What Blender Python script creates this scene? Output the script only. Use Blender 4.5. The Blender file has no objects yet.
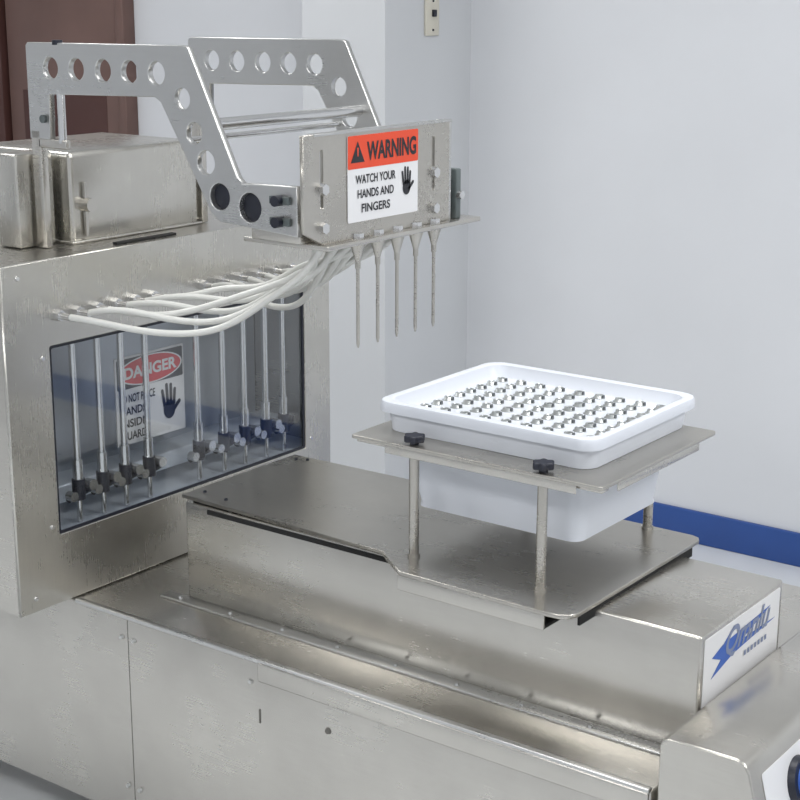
import bpy, bmesh, math, random
from mathutils import Matrix, Vector
random.seed(4)
scn=bpy.context.scene
# ------------------------------------------------------------------ materials
def new_mat(n):
    m=bpy.data.materials.new(n); m.use_nodes=True
    nt=m.node_tree; return m,nt,nt.nodes["Principled BSDF"]
def plain(n,col,rough=.5,metal=0.,spec=.5,noise=0.,nscale=8.,bump=0.):
    m,nt,b=new_mat(n)
    b.inputs["Base Color"].default_value=(*col,1); b.inputs["Roughness"].default_value=rough
    b.inputs["Metallic"].default_value=metal; b.inputs["Specular IOR Level"].default_value=spec
    tc=nt.nodes.new("ShaderNodeTexCoord"); nz=nt.nodes.new("ShaderNodeTexNoise")
    nz.inputs["Scale"].default_value=nscale; nz.inputs["Detail"].default_value=4
    nt.links.new(tc.outputs["Object"],nz.inputs["Vector"])
    if noise>0:
        r=nt.nodes.new("ShaderNodeMapRange"); r.inputs[1].default_value=.3; r.inputs[2].default_value=.7
        r.inputs[3].default_value=1-noise; r.inputs[4].default_value=1+noise*.4
        nt.links.new(nz.outputs[0],r.inputs[0])
        v=nt.nodes.new("ShaderNodeVectorMath"); v.operation='SCALE'; v.inputs[0].default_value=col
        nt.links.new(r.outputs[0],v.inputs["Scale"]); nt.links.new(v.outputs[0],b.inputs["Base Color"])
    if bump>0:
        bp=nt.nodes.new("ShaderNodeBump"); bp.inputs["Strength"].default_value=bump; bp.inputs["Distance"].default_value=.002
        nt.links.new(nz.outputs[0],bp.inputs["Height"]); nt.links.new(bp.outputs[0],b.inputs["Normal"])
    return m
def steel(n,col,rough=.32,metal=.9,stretch=(2,60,60),vary=.09):
    m,nt,b=new_mat(n)
    b.inputs["Metallic"].default_value=metal
    tc=nt.nodes.new("ShaderNodeTexCoord"); mp=nt.nodes.new("ShaderNodeMapping"); mp.inputs["Scale"].default_value=stretch
    nz=nt.nodes.new("ShaderNodeTexNoise"); nz.inputs["Scale"].default_value=6; nz.inputs["Detail"].default_value=2
    n2=nt.nodes.new("ShaderNodeTexNoise"); n2.inputs["Scale"].default_value=5; n2.inputs["Detail"].default_value=8; n2.inputs["Roughness"].default_value=.65
    nt.links.new(tc.outputs["Object"],mp.inputs["Vector"]); nt.links.new(mp.outputs[0],nz.inputs["Vector"])
    nt.links.new(tc.outputs["Object"],n2.inputs["Vector"])
    sc=nt.nodes.new("ShaderNodeMath"); sc.operation='MULTIPLY'; sc.inputs[1].default_value=.22
    nt.links.new(nz.outputs[0],sc.inputs[0])
    ad=nt.nodes.new("ShaderNodeMath"); ad.operation='ADD'
    nt.links.new(sc.outputs[0],ad.inputs[0]); nt.links.new(n2.outputs[0],ad.inputs[1])
    r=nt.nodes.new("ShaderNodeMapRange"); r.inputs[1].default_value=.38; r.inputs[2].default_value=.84
    r.inputs[3].default_value=1-vary; r.inputs[4].default_value=1+vary
    nt.links.new(ad.outputs[0],r.inputs[0])
    v=nt.nodes.new("ShaderNodeVectorMath"); v.operation='SCALE'; v.inputs[0].default_value=col
    nt.links.new(r.outputs[0],v.inputs["Scale"]); nt.links.new(v.outputs[0],b.inputs["Base Color"])
    r2=nt.nodes.new("ShaderNodeMapRange"); r2.inputs[1].default_value=.38; r2.inputs[2].default_value=.84
    r2.inputs[3].default_value=rough-.025; r2.inputs[4].default_value=rough+.03
    nt.links.new(ad.outputs[0],r2.inputs[0]); nt.links.new(r2.outputs[0],b.inputs["Roughness"])
    return m
M={}
M['steel']=steel("brushed_steel",(.56,.54,.50),rough=.26)
M['steel_v']=steel("brushed_steel_panel",(.555,.54,.50),rough=.27,stretch=(60,60,2))
M['steel_top']=steel("brushed_steel_top",(.49,.47,.43),rough=.28)
M['alu']=steel("aluminium_plate",(.57,.57,.56),rough=.28,vary=.04)
M['chrome']=steel("polished_rod",(.66,.66,.66),rough=.16,vary=.03)
M['inner']=steel("housing_inner",(.60,.64,.70),rough=.35,metal=.4)
M['wall']=plain("wall_paint",(.72,.735,.765),.8,noise=.03,nscale=2.5,bump=.1)
M['pillar_shade']=plain("pillar_paint_shaded",(.63,.645,.665),.8,noise=.03,nscale=2.5)  # wall paint darkened: shade on the pillar is put into its colour
M['floor']=plain("floor_vinyl",(.70,.72,.74),.35,noise=.06,nscale=5)
M['ceil']=plain("ceiling_paint",(.8,.8,.8),.9)
M['blue']=plain("blue_vinyl",(.025,.08,.30),.45,noise=.08)
M['door']=plain("brown_door",(.17,.10,.085),.45,noise=.15,nscale=4)
M['doord']=plain("dark_brown_trim",(.075,.03,.025),.5)
M['plastic']=plain("white_plastic",(.70,.73,.79),.35,noise=.02)
M['tube']=plain("tube_plastic",(.72,.72,.69),.3)
M['black']=plain("black_plastic",(.012,.014,.025),.4)
M['dark']=plain("dark_gap",(.01,.01,.01),.8)
M['seam']=plain("seam_grey",(.16,.155,.14),.8)  # dark grey for the front seam, slot and plug
M['grey']=plain("grey_clip",(.10,.12,.12),.4)
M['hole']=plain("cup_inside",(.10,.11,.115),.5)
M['peg']=plain("cup_metal",(.42,.44,.44),.3,metal=.6)
M['white']=plain("label_white",(.74,.74,.75),.5)
M['orange']=plain("label_orange",(.72,.07,.025),.5)
M['red']=plain("label_red",(.60,.03,.04),.5)
M['ink']=plain("label_ink",(.015,.015,.02),.5)
M['logo']=plain("label_blue",(.04,.12,.45),.5)
M['logo2']=plain("label_greyblue",(.20,.24,.36),.5)
M['beige']=plain("switch_beige",(.66,.63,.54),.5)
gm,nt,b=new_mat("window_glass"); nt.nodes.remove(b)
tr=nt.nodes.new("ShaderNodeBsdfTransparent"); tr.inputs[0].default_value=(.95,.97,.98,1)
gl=nt.nodes.new("ShaderNodeBsdfGlossy"); gl.inputs["Roughness"].default_value=.03
mx=nt.nodes.new("ShaderNodeMixShader"); mx.inputs[0].default_value=.13
nt.links.new(tr.outputs[0],mx.inputs[1]); nt.links.new(gl.outputs[0],mx.inputs[2])
nt.links.new(mx.outputs[0],nt.nodes["Material Output"].inputs[0]); M['glass']=gm
em,nt,b=new_mat("lamp_diffuser"); b.inputs["Emission Color"].default_value=(1,1,1,1); b.inputs["Emission Strength"].default_value=2
M['lamp']=em
# ------------------------------------------------------------------ helpers
def empty(n,loc=(0,0,0)):
    e=bpy.data.objects.new(n,None); bpy.context.collection.objects.link(e); e.empty_display_size=.1
    return e
def link(n,me,par,mat,smooth=False):
    o=bpy.data.objects.new(n,me); bpy.context.collection.objects.link(o)
    if mat: me.materials.clear(); me.materials.append(M[mat])
    if par: o.parent=par
    if smooth:
        for p in me.polygons: p.use_smooth=True
    return o
def box(n,par,x0,x1,y0,y1,z0,z1,mat,bev=0.,seg=2):
    me=bpy.data.meshes.new(n); bm=bmesh.new(); bmesh.ops.create_cube(bm,size=1)
    for v in bm.verts: v.co=((x0+x1)/2+v.co.x*(x1-x0),(y0+y1)/2+v.co.y*(y1-y0),(z0+z1)/2+v.co.z*(z1-z0))
    if bev>0: bmesh.ops.bevel(bm,geom=bm.edges[:],offset=bev,segments=seg,affect='EDGES',profile=.5)
    bm.to_mesh(me); bm.free(); o=link(n,me,par,mat)
    if bev>0: 
        for p in me.polygons: p.use_smooth=True
        try: me.set_sharp_from_angle(angle=math.radians(50))
        except Exception: pass
    return o
def cyl(n,par,p0,p1,r,mat,r2=None,seg=20):
    p0=Vector(p0);p1=Vector(p1);d=p1-p0
    me=bpy.data.meshes.new(n); bm=bmesh.new()
    bmesh.ops.create_cone(bm,cap_ends=True,segments=seg,radius1=r,radius2=r if r2 is None else r2,depth=d.length)
    bm.transform(Matrix.Translation((p0+p1)/2)@d.to_track_quat('Z','Y').to_matrix().to_4x4())
    bm.to_mesh(me); bm.free(); o=link(n,me,par,mat,True)
    try: me.set_sharp_from_angle(angle=math.radians(40))
    except Exception: pass
    return o
def to_mesh(n,cu,mat4,par,mat):
    t=bpy.data.objects.new("tmp",cu); bpy.context.collection.objects.link(t)
    bpy.context.view_layer.update()
    dg=bpy.context.evaluated_depsgraph_get()
    me=bpy.data.meshes.new_from_object(t.evaluated_get(dg)); bpy.data.objects.remove(t)
    me.transform(mat4); me.name=n
    return link(n,me,par,mat)
RX=Matrix.Rotation(math.pi/2,4,'X'); RZ=Matrix.Rotation(math.pi/2,4,'Z')
def frame(plane,c):   # 'X': local x->Y y->Z normal +X ; 'Y': local x->X y->Z ; 'Z': flat
    if plane=='X': return Matrix.Translation((c,0,0))@RZ@RX
    if plane=='Y': return Matrix.Translation((0,c,0))@RX
    return Matrix.Translation((0,0,c))
def circ(x,y,r,n=32): return [(x+r*math.cos(2*math.pi*i/n),y+r*math.sin(2*math.pi*i/n)) for i in range(n)]
def ell(x,y,a,b,n=40): return [(x+a*math.cos(2*math.pi*i/n),y+b*math.sin(2*math.pi*i/n)) for i in range(n)]
def rrect(x0,x1,y0,y1,r,n=6):
    p=[]
    for cx,cy,a in ((x1-r,y1-r,0),(x0+r,y1-r,90),(x0+r,y0+r,180),(x1-r,y0+r,270)):
        for i in range(n+1):
            t=math.radians(a+90*i/n); p.append((cx+r*math.cos(t),cy+r*math.sin(t)))
    return p
def plate(n,par,pts,holes,plane,c,th,mat,bev=0.,M4=None):
    cu=bpy.data.curves.new(n,'CURVE'); cu.dimensions='2D'; cu.fill_mode='BOTH'; cu.extrude=max(th/2-bev,1e-5); cu.bevel_depth=bev; cu.bevel_resolution=1
    if bev>0: cu.offset=-bev
    for ps in [pts]+list(holes):
        s=cu.splines.new('POLY'); s.points.add(len(ps)-1); s.use_cyclic_u=True
        for q,w in zip(s.points,ps): q.co=(w[0],w[1],0,1)
    return to_mesh(n,cu,M4 if M4 is not None else frame(plane,c),par,mat)
def text(n,par,s,x0,x1,y0,y1,plane,c,mat,M4=None,shear=0,bold=.02):
    cu=bpy.data.curves.new(n,'FONT'); cu.body=s; cu.extrude=.0; cu.size=1; cu.shear=shear; cu.offset=bold
    o=to_mesh(n,cu,Matrix.Identity(4),par,mat); me=o.data
    xs=[v.co.x for v in me.vertices]; ys=[v.co.y for v in me.vertices]
    a,bx,cc,dd=min(xs),max(xs),min(ys),max(ys)
    for v in me.vertices: v.co=(x0+(v.co.x-a)/(bx-a)*(x1-x0),y0+(v.co.y-cc)/(dd-cc)*(y1-y0),0)
    me.transform(M4 if M4 is not None else frame(plane,c)); return o
def tube(n,par,pts,r,mat):
    cu=bpy.data.curves.new(n,'CURVE'); cu.dimensions='3D'; cu.bevel_depth=r; cu.bevel_resolution=3; cu.resolution_u=10
    s=cu.splines.new('NURBS'); s.points.add(len(pts)-1); s.use_endpoint_u=True; s.order_u=4
    for q,w in zip(s.points,pts): q.co=(*w,1)
    o=to_mesh(n,cu,Matrix.Identity(4),par,mat)
    for p in o.data.polygons: p.use_smooth=True
    return o
def loft(n,par,rings,mat,cap0=True,cap1=True):
    me=bpy.data.meshes.new(n); bm=bmesh.new(); R=[]
    for (ps,z) in rings: R.append([bm.verts.new((x,y,z)) for x,y in ps])
    k=len(R[0])
    for a,b2 in zip(R,R[1:]):
        for i in range(k): bm.faces.new((a[i],a[(i+1)%k],b2[(i+1)%k],b2[i]))
    if cap0: bm.faces.new(R[0][::-1])
    if cap1: bm.faces.new(R[-1])
    bmesh.ops.recalc_face_normals(bm,faces=bm.faces[:])
    bm.to_mesh(me); bm.free(); o=link(n,me,par,mat,True)
    try: me.set_sharp_from_angle(angle=math.radians(35))
    except Exception: pass
    return o
def screw(n,par,p,ax,r=.004,mat='alu'):
    p=Vector(p); d={'X':Vector((1,0,0)),'Y':Vector((0,-1,0)),'Z':Vector((0,0,1))}[ax]
    return cyl(n,par,p-d*.001,p+d*.003,r,mat,r*.7,12)
def hand(par,n,x,y,s,plane,c,mat='ink'):
    def bar(nm,x0,y0,x1,y1,w):
        dx,dy=x1-x0,y1-y0;L=math.hypot(dx,dy);px,py=-dy/L*w,dx/L*w
        P=[(x0+px,y0+py),(x0-px,y0-py)]
        a=math.atan2(-py,-px)
        P+= [(x1+w*math.cos(a+math.pi*i/6),y1+w*math.sin(a+math.pi*i/6)) for i in range(0,7)]
        P=[(x+q[0]*s,y+q[1]*s) for q in P]; plate(nm,par,P,[],plane,c,.0003,mat)
    plate(n+"_palm",par,ell(x,y,.30*s,.36*s),[],plane,c,.0003,mat)
    for i,(fx,top,t) in enumerate(((-.24,.75,-.34),(-.08,.95,-.12),(.09,.92,.10),(.24,.72,.30))):
        bar(n+"_finger_%d"%(i+1),fx,.15,t,top,.066)
    bar(n+"_thumb",.15,-.12,.52,.22,.075)
# ------------------------------------------------------------------ room
YW=4.07
box("wall_back",None,-5.6,3,YW,YW+.1,0,2.8,'wall')
box("wall_left",None,-5.7,-5.6,-2.5,YW,0,2.8,'wall')
box("wall_right",None,3,3.1,-2.5,YW,0,2.8,'wall')
box("wall_front",None,-5.6,3,-2.6,-2.5,0,2.8,'wall')
box("wall_pillar",None,-3.068,-2.761,3.636,YW,0,2.8,'pillar_shade')
box("floor",None,-5.7,3.1,-2.6,YW+.1,-.1,0,'floor')
box("ceiling",None,-5.7,3.1,-2.6,YW+.1,2.8,2.9,'ceil')
box("baseboard_back",None,-2.761,3,YW-.012,YW,0,.1,'blue',.003)
box("baseboard_pillar",None,-2.761,-2.749,3.636,YW-.012,0,.1,'blue',.003)
d=empty("door_1")
box("door_leaf",d,-4.88,-4.26,YW-.04,YW,0,2.1,'door',.004)
box("door_recess",d,-4.80,-4.34,YW-.043,YW-.038,.25,1.22,'doord',.002)
box("door_jamb",d,-4.26,-4.22,YW-.06,YW,0,2.14,'door',.004)
box("door_edge",d,-5.35,-4.90,YW-.06,YW,0,2.14,'doord',.004)
cyl("door_knob",d,(-4.36,YW-.10,1.0),(-4.36,YW-.04,1.0),.028,'alu')
s=empty("light_switch")
box("switch_plate",s,-2.761,-2.753,3.824,3.892,1.463,1.580,'beige',.003)
box("toggle",s,-2.754,-2.742,3.853,3.865,1.518,1.538,'black',.002)
screw("screw_1",s,(-2.753,3.859,1.480),'X',.004,'black'); screw("screw_2",s,(-2.753,3.859,1.563),'X',.004,'black')
# ------------------------------------------------------------------ machine
m=empty("injection_machine")
box("base_cabinet",m,-2.62,-.882,1.767,2.62,.133,.531,'steel',.004)
for i,(x,y) in enumerate(((-2.5,1.87),(-1.0,1.87),(-2.5,2.5),(-1.0,2.5),(-1.75,1.87))):
    cyl("foot_post_%d"%(i+1),m,(x,y,.03),(x,y,.135),.02,'steel'); cyl("foot_pad_%d"%(i+1),m,(x,y,0),(x,y,.03),.035,'black',.028)
box("deck_lip",m,-2.04,-.884,1.763,1.775,.527,.535,'alu',.002)
box("front_seam",m,-1.9102,-1.909,1.7665,1.769,.133,.525,'seam')
box("front_lip",m,-1.60,-.884,1.761,1.768,.497,.530,'steel',.002)
for i,x in enumerate((-1.925,-1.895,-1.62)): screw("front_screw_%d"%(i+1),m,(x,1.766,.490),'Y',.005)
for i,x in enumerate((-1.925,-1.895)): screw("front_screw_low_%d"%(i+1),m,(x,1.766,.2),'Y',.005)
screw("front_plug",m,(-1.455,1.766,.45),'Y',.006,'seam')
box("front_slot",m,-1.6025,-1.600,1.7655,1.769,.42,.445,'seam')
# conveyor housing
box("conveyor_box",m,-1.885,-.879,1.895,2.178,.533,.716,'steel',.004)
box("conveyor_flange",m,-1.93,-.884,1.868,1.897,.531,.5355,'alu',.0015)
for i in range(9): screw("flange_screw_%d"%(i+1),m,(-1.89+i*.121,1.880,.536),'Z',.0045)
top=[(-1.885,1.888),(-1.425,1.870),(-1.40,1.850),(-1.35,1.815)]
top+=[(-1.085,1.812),(-1.065,1.814),(-1.052,1.822),(-1.046,1.838),(-1.046,2.225),(-1.052,2.235),(-1.065,2.24),(-1.40,2.24),(-1.44,2.205),(-1.885,2.195)]
plate("conveyor_top_plate",m,top,[],'Z',.7275,.007,'steel_top',.0012)
box("slide_lip",m,-1.355,-1.09,1.815,1.819,.700,.7245,'steel',.001)
box("slide_end_gap",m,-1.054,-1.050,1.85,2.21,.706,.7245,'dark')  # near-black strip painting the shaded gap under the plate end
box("slide_gap",m,-1.83,-1.37,1.8925,1.897,.703,.711,'dark')
box("plate_spacer",m,-1.87,-1.07,1.90,2.17,.715,.7245,'dark')
box("lip_latch",m,-1.13,-1.09,1.817,1.87,.701,.707,'dark',.001)
for i,(x,y) in enumerate(((-1.86,1.92),(-1.86,2.17),(-1.84,2.18),(-1.80,1.91))): screw("plate_screw_%d"%(i+1),m,(x,y,.731),'Z',.004,'black')
# logo placard
plate("logo_placard",m,rrect(1.905,2.165,.60,.708,.004),[],'X',-.8782,.001,'white')
plate("logo_swoosh",m,[(1.93,.672),(1.965,.682),(1.95,.672),(2.0,.70),(1.985,.683),(2.13,.690),(2.03,.668),(2.15,.664),(2.0,.655),(1.93,.64),(1.96,.66)],[],'X',-.8773,.0004,'logo')
text("logo_lettering",m,"Qmnlu",1.975,2.13,.652,.700,'X',-.8768,'logo2',shear=.4)
text("logo_caption",m,"lllllll",2.04,2.12,.638,.646,'X',-.8768,'logo2')
# control console at the end
prof=[(-.872,.15),(-.872,.606),(-.868,.615),(-.858,.620),(-.760,.620),(-.748,.616),(-.740,.604),(-.70,.45),(-.70,.15)]
plate("control_console",m,prof,[],'Y',2.075,.62,'steel',.003)
sl=Vector((.04,0,-.154)).normalized()
nrm=Vector((0,1,0)).cross(Vector((-sl.x,0,-sl.z)))
Mc=Matrix(((0,-sl.x,nrm.x,-.740),(1,0,nrm.y,1.765),(0,-sl.z,nrm.z,.604),(0,0,0,1)))
def cm(off): return Matrix.Translation(nrm*off)@Mc
plate("console_label",m,rrect(.03,.50,-.13,-.012,.004),[],'X',0,.001,'white',M4=cm(.001))
kc=Mc@Vector((.130,-.062,0)); cyl("console_knob_skirt",m,kc,kc+nrm*.012,.036,'black',.034,32); cyl("console_knob",m,kc+nrm*.01,kc+nrm*.035,.025,'logo',.022,24)
for i in range(3):
    kc=Mc@Vector((.25+i*.08,-.07,0)); cyl("console_button_%d"%(i+1),m,kc,kc+nrm*.015,.014,('red','black','black')[i],.012,20)
# ---- pump housing
X0=-2.045
plate("housing_front_panel",m,[(1.646,.535),(2.50,.535),(2.50,1.153),(1.646,1.153)],[rrect(1.742,2.418,.662,1.003,.004)],'X',X0-.004,.008,'steel_v',.0015)
box("housing_side_near",m,-2.5,-2.053,1.648,1.654,.535,1.151,'steel')
box("housing_side_far",m,-2.5,-2.053,2.492,2.498,.535,1.151,'steel')
box("housing_back",m,-2.51,-2.50,1.648,2.498,.535,1.151,'steel')
box("housing_top",m,-2.51,-2.0535,1.648,2.498,1.1455,1.1525,'steel_top')
box("housing_floor",m,-2.5,-2.053,1.654,2.492,.5325,.545,'steel')
box("inner_back",m,-2.26,-2.25,1.66,2.49,.55,1.14,'inner')
box("inner_shelf",m,-2.25,-2.06,1.66,2.49,.64,.655,'inner')
me=bpy.data.meshes.new("window_pane"); me.from_pydata([(-2.0515,1.738,.658),(-2.0515,2.422,.658),(-2.0515,2.422,1.007),(-2.0515,1.738,1.007)],[],[(0,1,2,3)]); link("window_pane",me,m,'glass')
plate("window_gasket",m,rrect(1.740,2.420,.660,1.005,.004),[rrect(1.747,2.413,.667,.998,.004)],'X',-2.049,.003,'black')
for i,(y,z) in enumerate(((1.725,.68),(1.725,.985),(2.435,.68),(2.435,.985),(2.08,.645),(1.68,.56),(1.68,1.13))): screw("window_screw_%d"%(i+1),m,(X0,y,z),'X',.005,'chrome')
box("top_gasket",m,-2.080,-2.068,1.93,2.08,1.1525,1.157,'dark',.001)
# rods behind window
for i,y in enumerate((1.823,1.882,1.939,2.0,2.136,2.208,2.27,2.335,2.391)):
    g="metering_rod_%d"%(i+1)
    cyl(g,m,(-2.082,y,.735),(-2.082,y,1.14),.0065,'chrome')
    cyl(g+"_collar",m,(-2.082,y,.735),(-2.082,y,.775),.0095,'chrome')
    cyl(g+"_valve",m,(-2.082,y,.700),(-2.082,y,.738),.012,'black')
    cyl(g+"_elbow",m,(-2.082,y-.026,.705),(-2.082,y+.026,.714),.007,'black')
    cyl(g+"_knob",m,(-2.082,y+.02,.725),(-2.064,y+.02,.725),.010,'chrome')
    cyl(g+"_cap",m,(-2.082,y-.024,.712),(-2.066,y-.024,.712),.009,'chrome')
    cyl(g+"_tail",m,(-2.082,y,.657),(-2.082,y,.70),.005,'chrome')
box("rod_manifold",m,-2.20,-2.13,1.70,2.45,.68,.715,'inner',.004)
# tubes
ys=[1.762,1.805,1.850,1.895,1.940,1.985,2.12,2.17,2.22,2.27,2.32,2.37]
for i,y in enumerate(ys):
    f="tube_fitting_%d"%(i+1)
    cyl(f+"_nut",m,(X0-.001,y,1.055),(X0+.012,y,1.055),.010,'chrome',seg=6)
    cyl(f,m,(X0+.01,y,1.055),(X0+.035,y,1.055),.006,'chrome')
    e=1.905+(i%6)*.042; R=lambda a=.014: random.uniform(-a,a)
    if i<6:
        z=1.042+.011*(i%3)
        P=[(X0+.03,y,1.055),(X0+.09,y+.015,1.060+R()),(-1.91+R(),y+.06,1.034+R()+.007*i),(-1.80,1.90+.026*i,z+R(.026)),(-1.70,1.93+.020*i+R(),1.100+.012*i),(-1.62,1.92+.024*i,1.150+R(.02)),(-1.585,e,1.186),(-1.570,e,1.206)]
    else:
        P=[(X0+.03,y,1.055),(X0+.09,y-.015,1.060+R()),(-1.90+R(),y-.07,1.050+R(.022)),(-1.78,2.03+.028*(i-6)+R(.02),1.070+R(.028)),(-1.68,1.98+.022*(i-6),1.120+R(.026)),(-1.61,1.94+.02*(i-6),1.160+R(.014)),(-1.59,e,1.190),(-1.580,e,1.206)]
    tube("white_tube_%d"%(i+1),m,P,.0058,'tube')
# pump boxes on top of housing
box("motor_cover",m,-2.40,-2.135,1.885,2.212,1.1535,1.316,'steel_v',.010,4)
box("motor_cover_seam",m,-2.41,-2.128,1.880,2.214,1.1530,1.158,'steel_v',.002)
cyl("cover_knob",m,(-2.136,1.915,1.222),(-2.112,1.915,1.222),.0125,'steel'); cyl("cover_pin",m,(-2.128,1.915,1.165),(-2.128,1.915,1.262),.004,'steel')
box("junction_cover",m,-2.222,-2.164,1.790,1.874,1.1535,1.318,'steel_v',.004,3)
# ---- perforated arms
arm=[(-2.160,1.345),(-2.160,1.503),(-2.155,1.508),(-1.785,1.511),(-1.775,1.508),(-1.675,1.311),(-1.665,1.303),(-1.553,1.306),(-1.553,1.228),(-1.715,1.238),(-1.733,1.250),(-1.838,1.420),(-1.852,1.428),(-2.105,1.422),(-2.108,1.345)]
hol=[circ(x,1.466,.0185) for x in (-2.099,-2.035,-1.970,-1.908,-1.846)]+[circ(-1.790,1.428,.019),circ(-1.766,1.375,.017),circ(-1.742,1.330,.019),circ(-1.714,1.278,.021),circ(-1.650,1.266,.023)]
for nm,y in (("arm_near",1.829),("arm_far",2.226)):
    plate(nm,m,arm,hol,'Y',y,.012,'alu',.0015)
    if nm=="arm_near": cyl(nm+"_pivot",m,(-2.083,y,1.34),(-2.083,y,1.43),.007,'chrome')
    box(nm+"_post",m,-2.158,-2.134,y-.006,y+.010,1.1535,1.36,'steel',.002)
    if nm=="arm_near":
        cyl(nm+"_post_bolt",m,(-2.12,y-.012,1.38),(-2.12,y+.012,1.38),.007,'grey')
        box(nm+"_pivot_foot",m,-2.140,-2.070,y-.006,y+.006,1.330,1.346,'steel',.002)
cyl("arm_near_cap",m,(-2.085,1.829,1.505),(-2.085,1.829,1.513),.009,'black')
for i,(x,z) in enumerate(((-1.745,1.388),(-1.79,1.362))):
    cyl("cross_rod_%d"%(i+1),m,(x,1.826,z),(x,2.228,z),(.010,.005)[i],'chrome')
# ---- injector head
box("head_shelf",m,-1.69,-1.515,1.850,2.272,1.206,1.214,'steel',.0015)
box("head_block",m,-1.66,-1.56,1.836,2.196,1.214,1.242,'steel',.003)
XS=-1.533
plate("head_back_plate",m,[(1.815,1.236),(1.86,1.214),(2.205,1.214),(2.205,1.384),(1.815,1.384)],[rrect(1.855,1.863,1.27,1.36,.0035),rrect(2.150,2.158,1.27,1.36,.0035)],'X',XS-.004,.007,'steel_top',.001)
box("head_plate_top_flange",m,-1.548,-1.531,1.84,2.205,1.381,1.385,'alu',.001)
box("head_plate_side_flange",m,-1.562,-1.533,2.200,2.206,1.214,1.384,'alu',.001)
for i,(y,z) in enumerate(((1.859,1.300),(2.154,1.300),(1.859,1.240),(2.154,1.240))):
    cyl("head_bolt_%d"%(i+1),m,(XS-.012,y,z),(XS+.008,y,z),.009,'chrome',seg=6)
for i,z in enumerate((1.250,1.283)):
    cyl("arm_clamp_bolt_%d"%(i+1),m,(-1.585,1.806,z),(-1.585,1.824,z),.0085,'black'); box("arm_clamp_%d"%(i+1),m,-1.605,-1.565,1.817,1.823,z-.006,z+.006,'grey',.001)
for i,(x,z) in enumerate(((-1.714,1.278),(-1.650,1.266))): cyl("arm_bush_%d"%(i+1),m,(x,1.834,z),(x,1.850,z),.026,'black')
box("head_end_clamp",m,-1.56,-1.53,2.218,2.232,1.214,1.300,'grey',.002)
cyl("head_end_bolt",m,(-1.54,2.225,1.255),(-1.522,2.225,1.255),.007,'chrome')
for i in range(5):
    y=1.947+i*.0523; g="needle_%d"%(i+1)
    cyl(g+"_nut",m,(XS,y,1.214),(XS,y,1.222),.010,'chrome',seg=6)
    cyl(g+"_hub",m,(XS,y,1.176),(XS,y,1.206),.0042,'steel_top',.013)
    cyl(g+"_barrel",m,(XS,y,1.165),(XS,y,1.178),.0045,'steel_top')
    cyl(g,m,(XS,y,1.041),(XS,y,1.168),.0029,'steel_top'); cyl(g+"_tip",m,(XS,y,1.035),(XS,y,1.042),.0014,'steel_top',.0029)
# warning sign
w=empty("warning_sign"); c=XS+.0008
plate("sign_board",w,rrect(1.921,2.107,1.240,1.376,.003),[],'X',XS+.0006,.0012,'white')
c=XS+.0016
plate("orange_band",w,rrect(1.921,2.107,1.324,1.376,.003),[],'X',c-.0002,.0004,'orange')
c+=.0004
plate("alert_triangle",w,[(1.928,1.334),(1.963,1.334),(1.9455,1.367)],[],'X',c,.0003,'ink')
plate("alert_mark",w,[(1.9445,1.3435),(1.9465,1.3435),(1.9475,1.357),(1.9435,1.357)],[],'X',c+.0004,.0002,'orange')
text("warning_lettering",w,"WARNING",1.969,2.101,1.335,1.365,'X',c+.0002,'ink',bold=.035)
text("line_1",w,"WATCH YOUR",1.940,2.045,1.300,1.314,'X',c,'ink')
text("line_2",w,"HANDS AND",1.945,2.040,1.277,1.291,'X',c,'ink')
text("line_3",w,"FINGERS",1.955,2.030,1.254,1.268,'X',c,'ink')
hand(w,"hand_icon",2.075,1.283,.034,'X',c)
# danger sign behind window
w=empty("danger_sign"); xc=-2.105; dz=-.022
box("sign_backing",w,xc-.004,xc-.0005,1.945,2.125,.785+dz,.955+dz,'white',.0005)
plate("black_band",w,rrect(1.949,2.121,.893+dz,.951+dz,.003),[],'X',xc,.0006,'ink')
plate("red_oval",w,ell(2.035,.922+dz,.080,.026),[ ],'X',xc+.0006,.0005,'red')
plate("oval_ring",w,ell(2.035,.922+dz,.084,.0285),[ell(2.035,.922+dz,.080,.026)],'X',xc+.0006,.0005,'white')
text("danger_lettering",w,"DANGER",1.966,2.104,.911+dz,.934+dz,'X',xc+.0012,'white',bold=.035)
text("line_1",w,"DO NOT PLACE",1.952,2.045,.866+dz,.882+dz,'X',xc+.0005,'ink')
text("line_2",w,"HANDS",1.955,2.02,.842+dz,.858+dz,'X',xc+.0005,'ink')
text("line_3",w,"INSIDE",1.955,2.02,.818+dz,.834+dz,'X',xc+.0005,'ink')
text("line_4",w,"GUARD",1.955,2.02,.794+dz,.810+dz,'X',xc+.0005,'ink')
hand(w,"hand_icon",2.082,.832+dz,.052,'X',xc+.0004)
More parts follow.
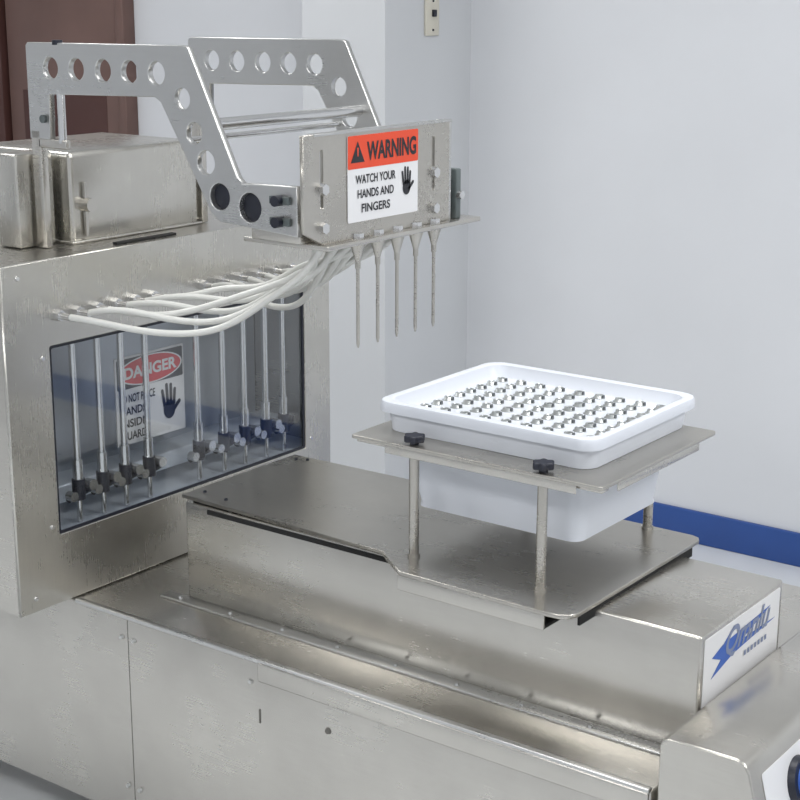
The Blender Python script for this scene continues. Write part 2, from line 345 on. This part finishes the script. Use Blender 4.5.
# ------------------------------------------------------------------ tray stand
t=empty("tray_stand")
px0,px1,py0,py1,zp=-1.487,-1.032,1.868,2.238,.915
plate("stand_platform",t,rrect(px0,px1,py0,py1,.006),[rrect(-1.449,-1.098,1.935,2.226,.02)],'Z',zp-.003,.006,'steel_top',.001)
box("platform_flange_front",t,-1.42,-1.075,py0+.001,py0+.004,.896,.912,'steel',.001)
box("platform_flange_side",t,px1-.004,px1-.001,1.92,2.18,.896,.912,'steel',.001)
box("platform_rail_front",t,px0+.005,px1-.005,py0+.010,py0+.030,.902,.9095,'steel',.001)
for i,(x,y) in enumerate(((-1.373,1.884),(-1.139,1.884),(-1.139,2.222),(-1.373,2.222))):
    cyl("stand_leg_%d"%(i+1),t,(x,y,.7310),(x,y,.909),.0080,'steel_top')
    cyl("stand_foot_%d"%(i+1),t,(x,y,.7310),(x,y,.736),.010,'steel')
    if i<2:
        cyl("leg_knob_stem_%d"%(i+1),t,(x,y,.915),(x,y,.920),.007,'black')
        pts=[(x+(.0155+.002*math.cos(6*a))*math.cos(a),y+(.0155+.002*math.cos(6*a))*math.sin(a)) for a in [2*math.pi*q/48 for q in range(48)]]
        plate("leg_knob_%d"%(i+1),t,pts,[],'Z',.925,.011,'black',.002)
# ------------------------------------------------------------------ tray
t=empty("white_plastic_tray")
tx0,tx1,ty0,ty1=-1.474,-1.070,1.910,2.256
def rr(i,j=None,r=.03): return rrect(tx0+i,tx1-i,ty0+i,ty1-i,r,8)
def br(a,r=.028,k=0):
    return rrect(tx0+.027+a*.027,tx1-.030-a*.018,ty0+.027+a*.018,ty1-.032-a*.010,r,8)
Z=.966
rings=[(br(.96,.02),.787),(br(.9),.795),(br(0),.912),(rr(.014,r=.028),.9155),(rr(.010),Z-.017),(rr(.003),Z-.016),(rr(0),Z-.018),(rr(0),Z-.007),(rr(.002),Z-.0015),(rr(.006),Z),(rr(.013),Z),(rr(.016),Z-.002),(rr(.021,r=.026),Z-.020),(rr(.024,r=.024),Z-.023)]
loft("tray_body",t,rings,'plastic')
nx,ny=9,9
me=bpy.data.meshes.new("cup_array"); bm=bmesh.new()
me2=bpy.data.meshes.new("cup_insides"); bm2=bmesh.new()
S=14
for i in range(nx):
    for j in range(ny):
        x=-1.425+i*(.306/(nx-1)); y=1.953+j*(.258/(ny-1)); z0=Z-.0230; h=.006
        tx,ty=random.uniform(-.0012,.0012),random.uniform(-.0012,.0012)
        def ring(b,r,z,sx=0,sy=0): return [b.verts.new((x+sx+r*1.15*math.cos(2*math.pi*q/S),y+sy+r*math.sin(2*math.pi*q/S),z)) for q in range(S)]
        R=[ring(bm,.0092,z0),ring(bm,.0092,z0+.001),ring(bm,.0070,z0+.0012),ring(bm,.0066,z0+h,tx,ty),ring(bm,.0054,z0+h,tx,ty),ring(bm,.0050,z0+.0015)]
        for a,b2 in zip(R,R[1:]):
            for q in range(S): bm.faces.new((a[q],a[(q+1)%S],b2[(q+1)%S],b2[q]))
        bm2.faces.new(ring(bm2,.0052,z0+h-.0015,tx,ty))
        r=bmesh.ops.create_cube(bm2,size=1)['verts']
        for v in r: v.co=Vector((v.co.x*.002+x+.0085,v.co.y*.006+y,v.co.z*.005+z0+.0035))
bm.to_mesh(me); bm.free(); link("cup_array",me,t,'peg',True)
bm2.to_mesh(me2); bm2.free(); link("cup_insides",me2,t,'hole')
# ------------------------------------------------------------------ lights
k=0
for x in (-3.6,-1.2,1.2):
    for y in (-.6,2.2):
        k+=1; L=empty("ceiling_light" if k==1 else "ceiling_light.%03d"%(k-1))
        box("fixture_%d"%k,L,x-.62,x+.62,y-.32,y+.32,2.76,2.80,'ceil',.004)
        box("diffuser_%d"%k,L,x-.58,x+.58,y-.28,y+.28,2.752,2.76,'lamp')
        ld=bpy.data.lights.new("panel_lamp_%d"%k,'AREA'); ld.shape='RECTANGLE'; ld.size=1.15; ld.size_y=.55
        ld.energy=21 if y<0 else (42 if x>0 else 22); ld.color=(1,1,.99)
        lo=bpy.data.objects.new("panel_lamp_%d"%k,ld); bpy.context.collection.objects.link(lo); lo.location=(x,y,2.745); lo.parent=L
wd=bpy.data.worlds.new("world"); scn.world=wd; wd.use_nodes=True
wd.node_tree.nodes["Background"].inputs[0].default_value=(.8,.85,.9,1); wd.node_tree.nodes["Background"].inputs[1].default_value=.3
# ------------------------------------------------------------------ camera
pit,yaw,roll=math.radians(14.76),math.radians(36.64),math.radians(.17)
dv=Vector((-math.sin(yaw)*math.cos(pit),math.cos(yaw)*math.cos(pit),-math.sin(pit)))
r0=Vector((math.cos(yaw),math.sin(yaw),0)); u0=r0.cross(dv)
rv=r0*math.cos(roll)+u0*math.sin(roll); uv=rv.cross(dv)
cd=bpy.data.cameras.new("camera"); cd.sensor_width=36; cd.lens=1564.8/800*36; cd.clip_start=.05
co=bpy.data.objects.new("camera",cd); bpy.context.collection.objects.link(co)
co.matrix_world=Matrix(((rv.x,uv.x,-dv.x,0),(rv.y,uv.y,-dv.y,0),(rv.z,uv.z,-dv.z,1.6),(0,0,0,1)))
scn.camera=co
try:
    scn.view_settings.view_transform='Standard'; scn.view_settings.look='None'
except Exception: pass
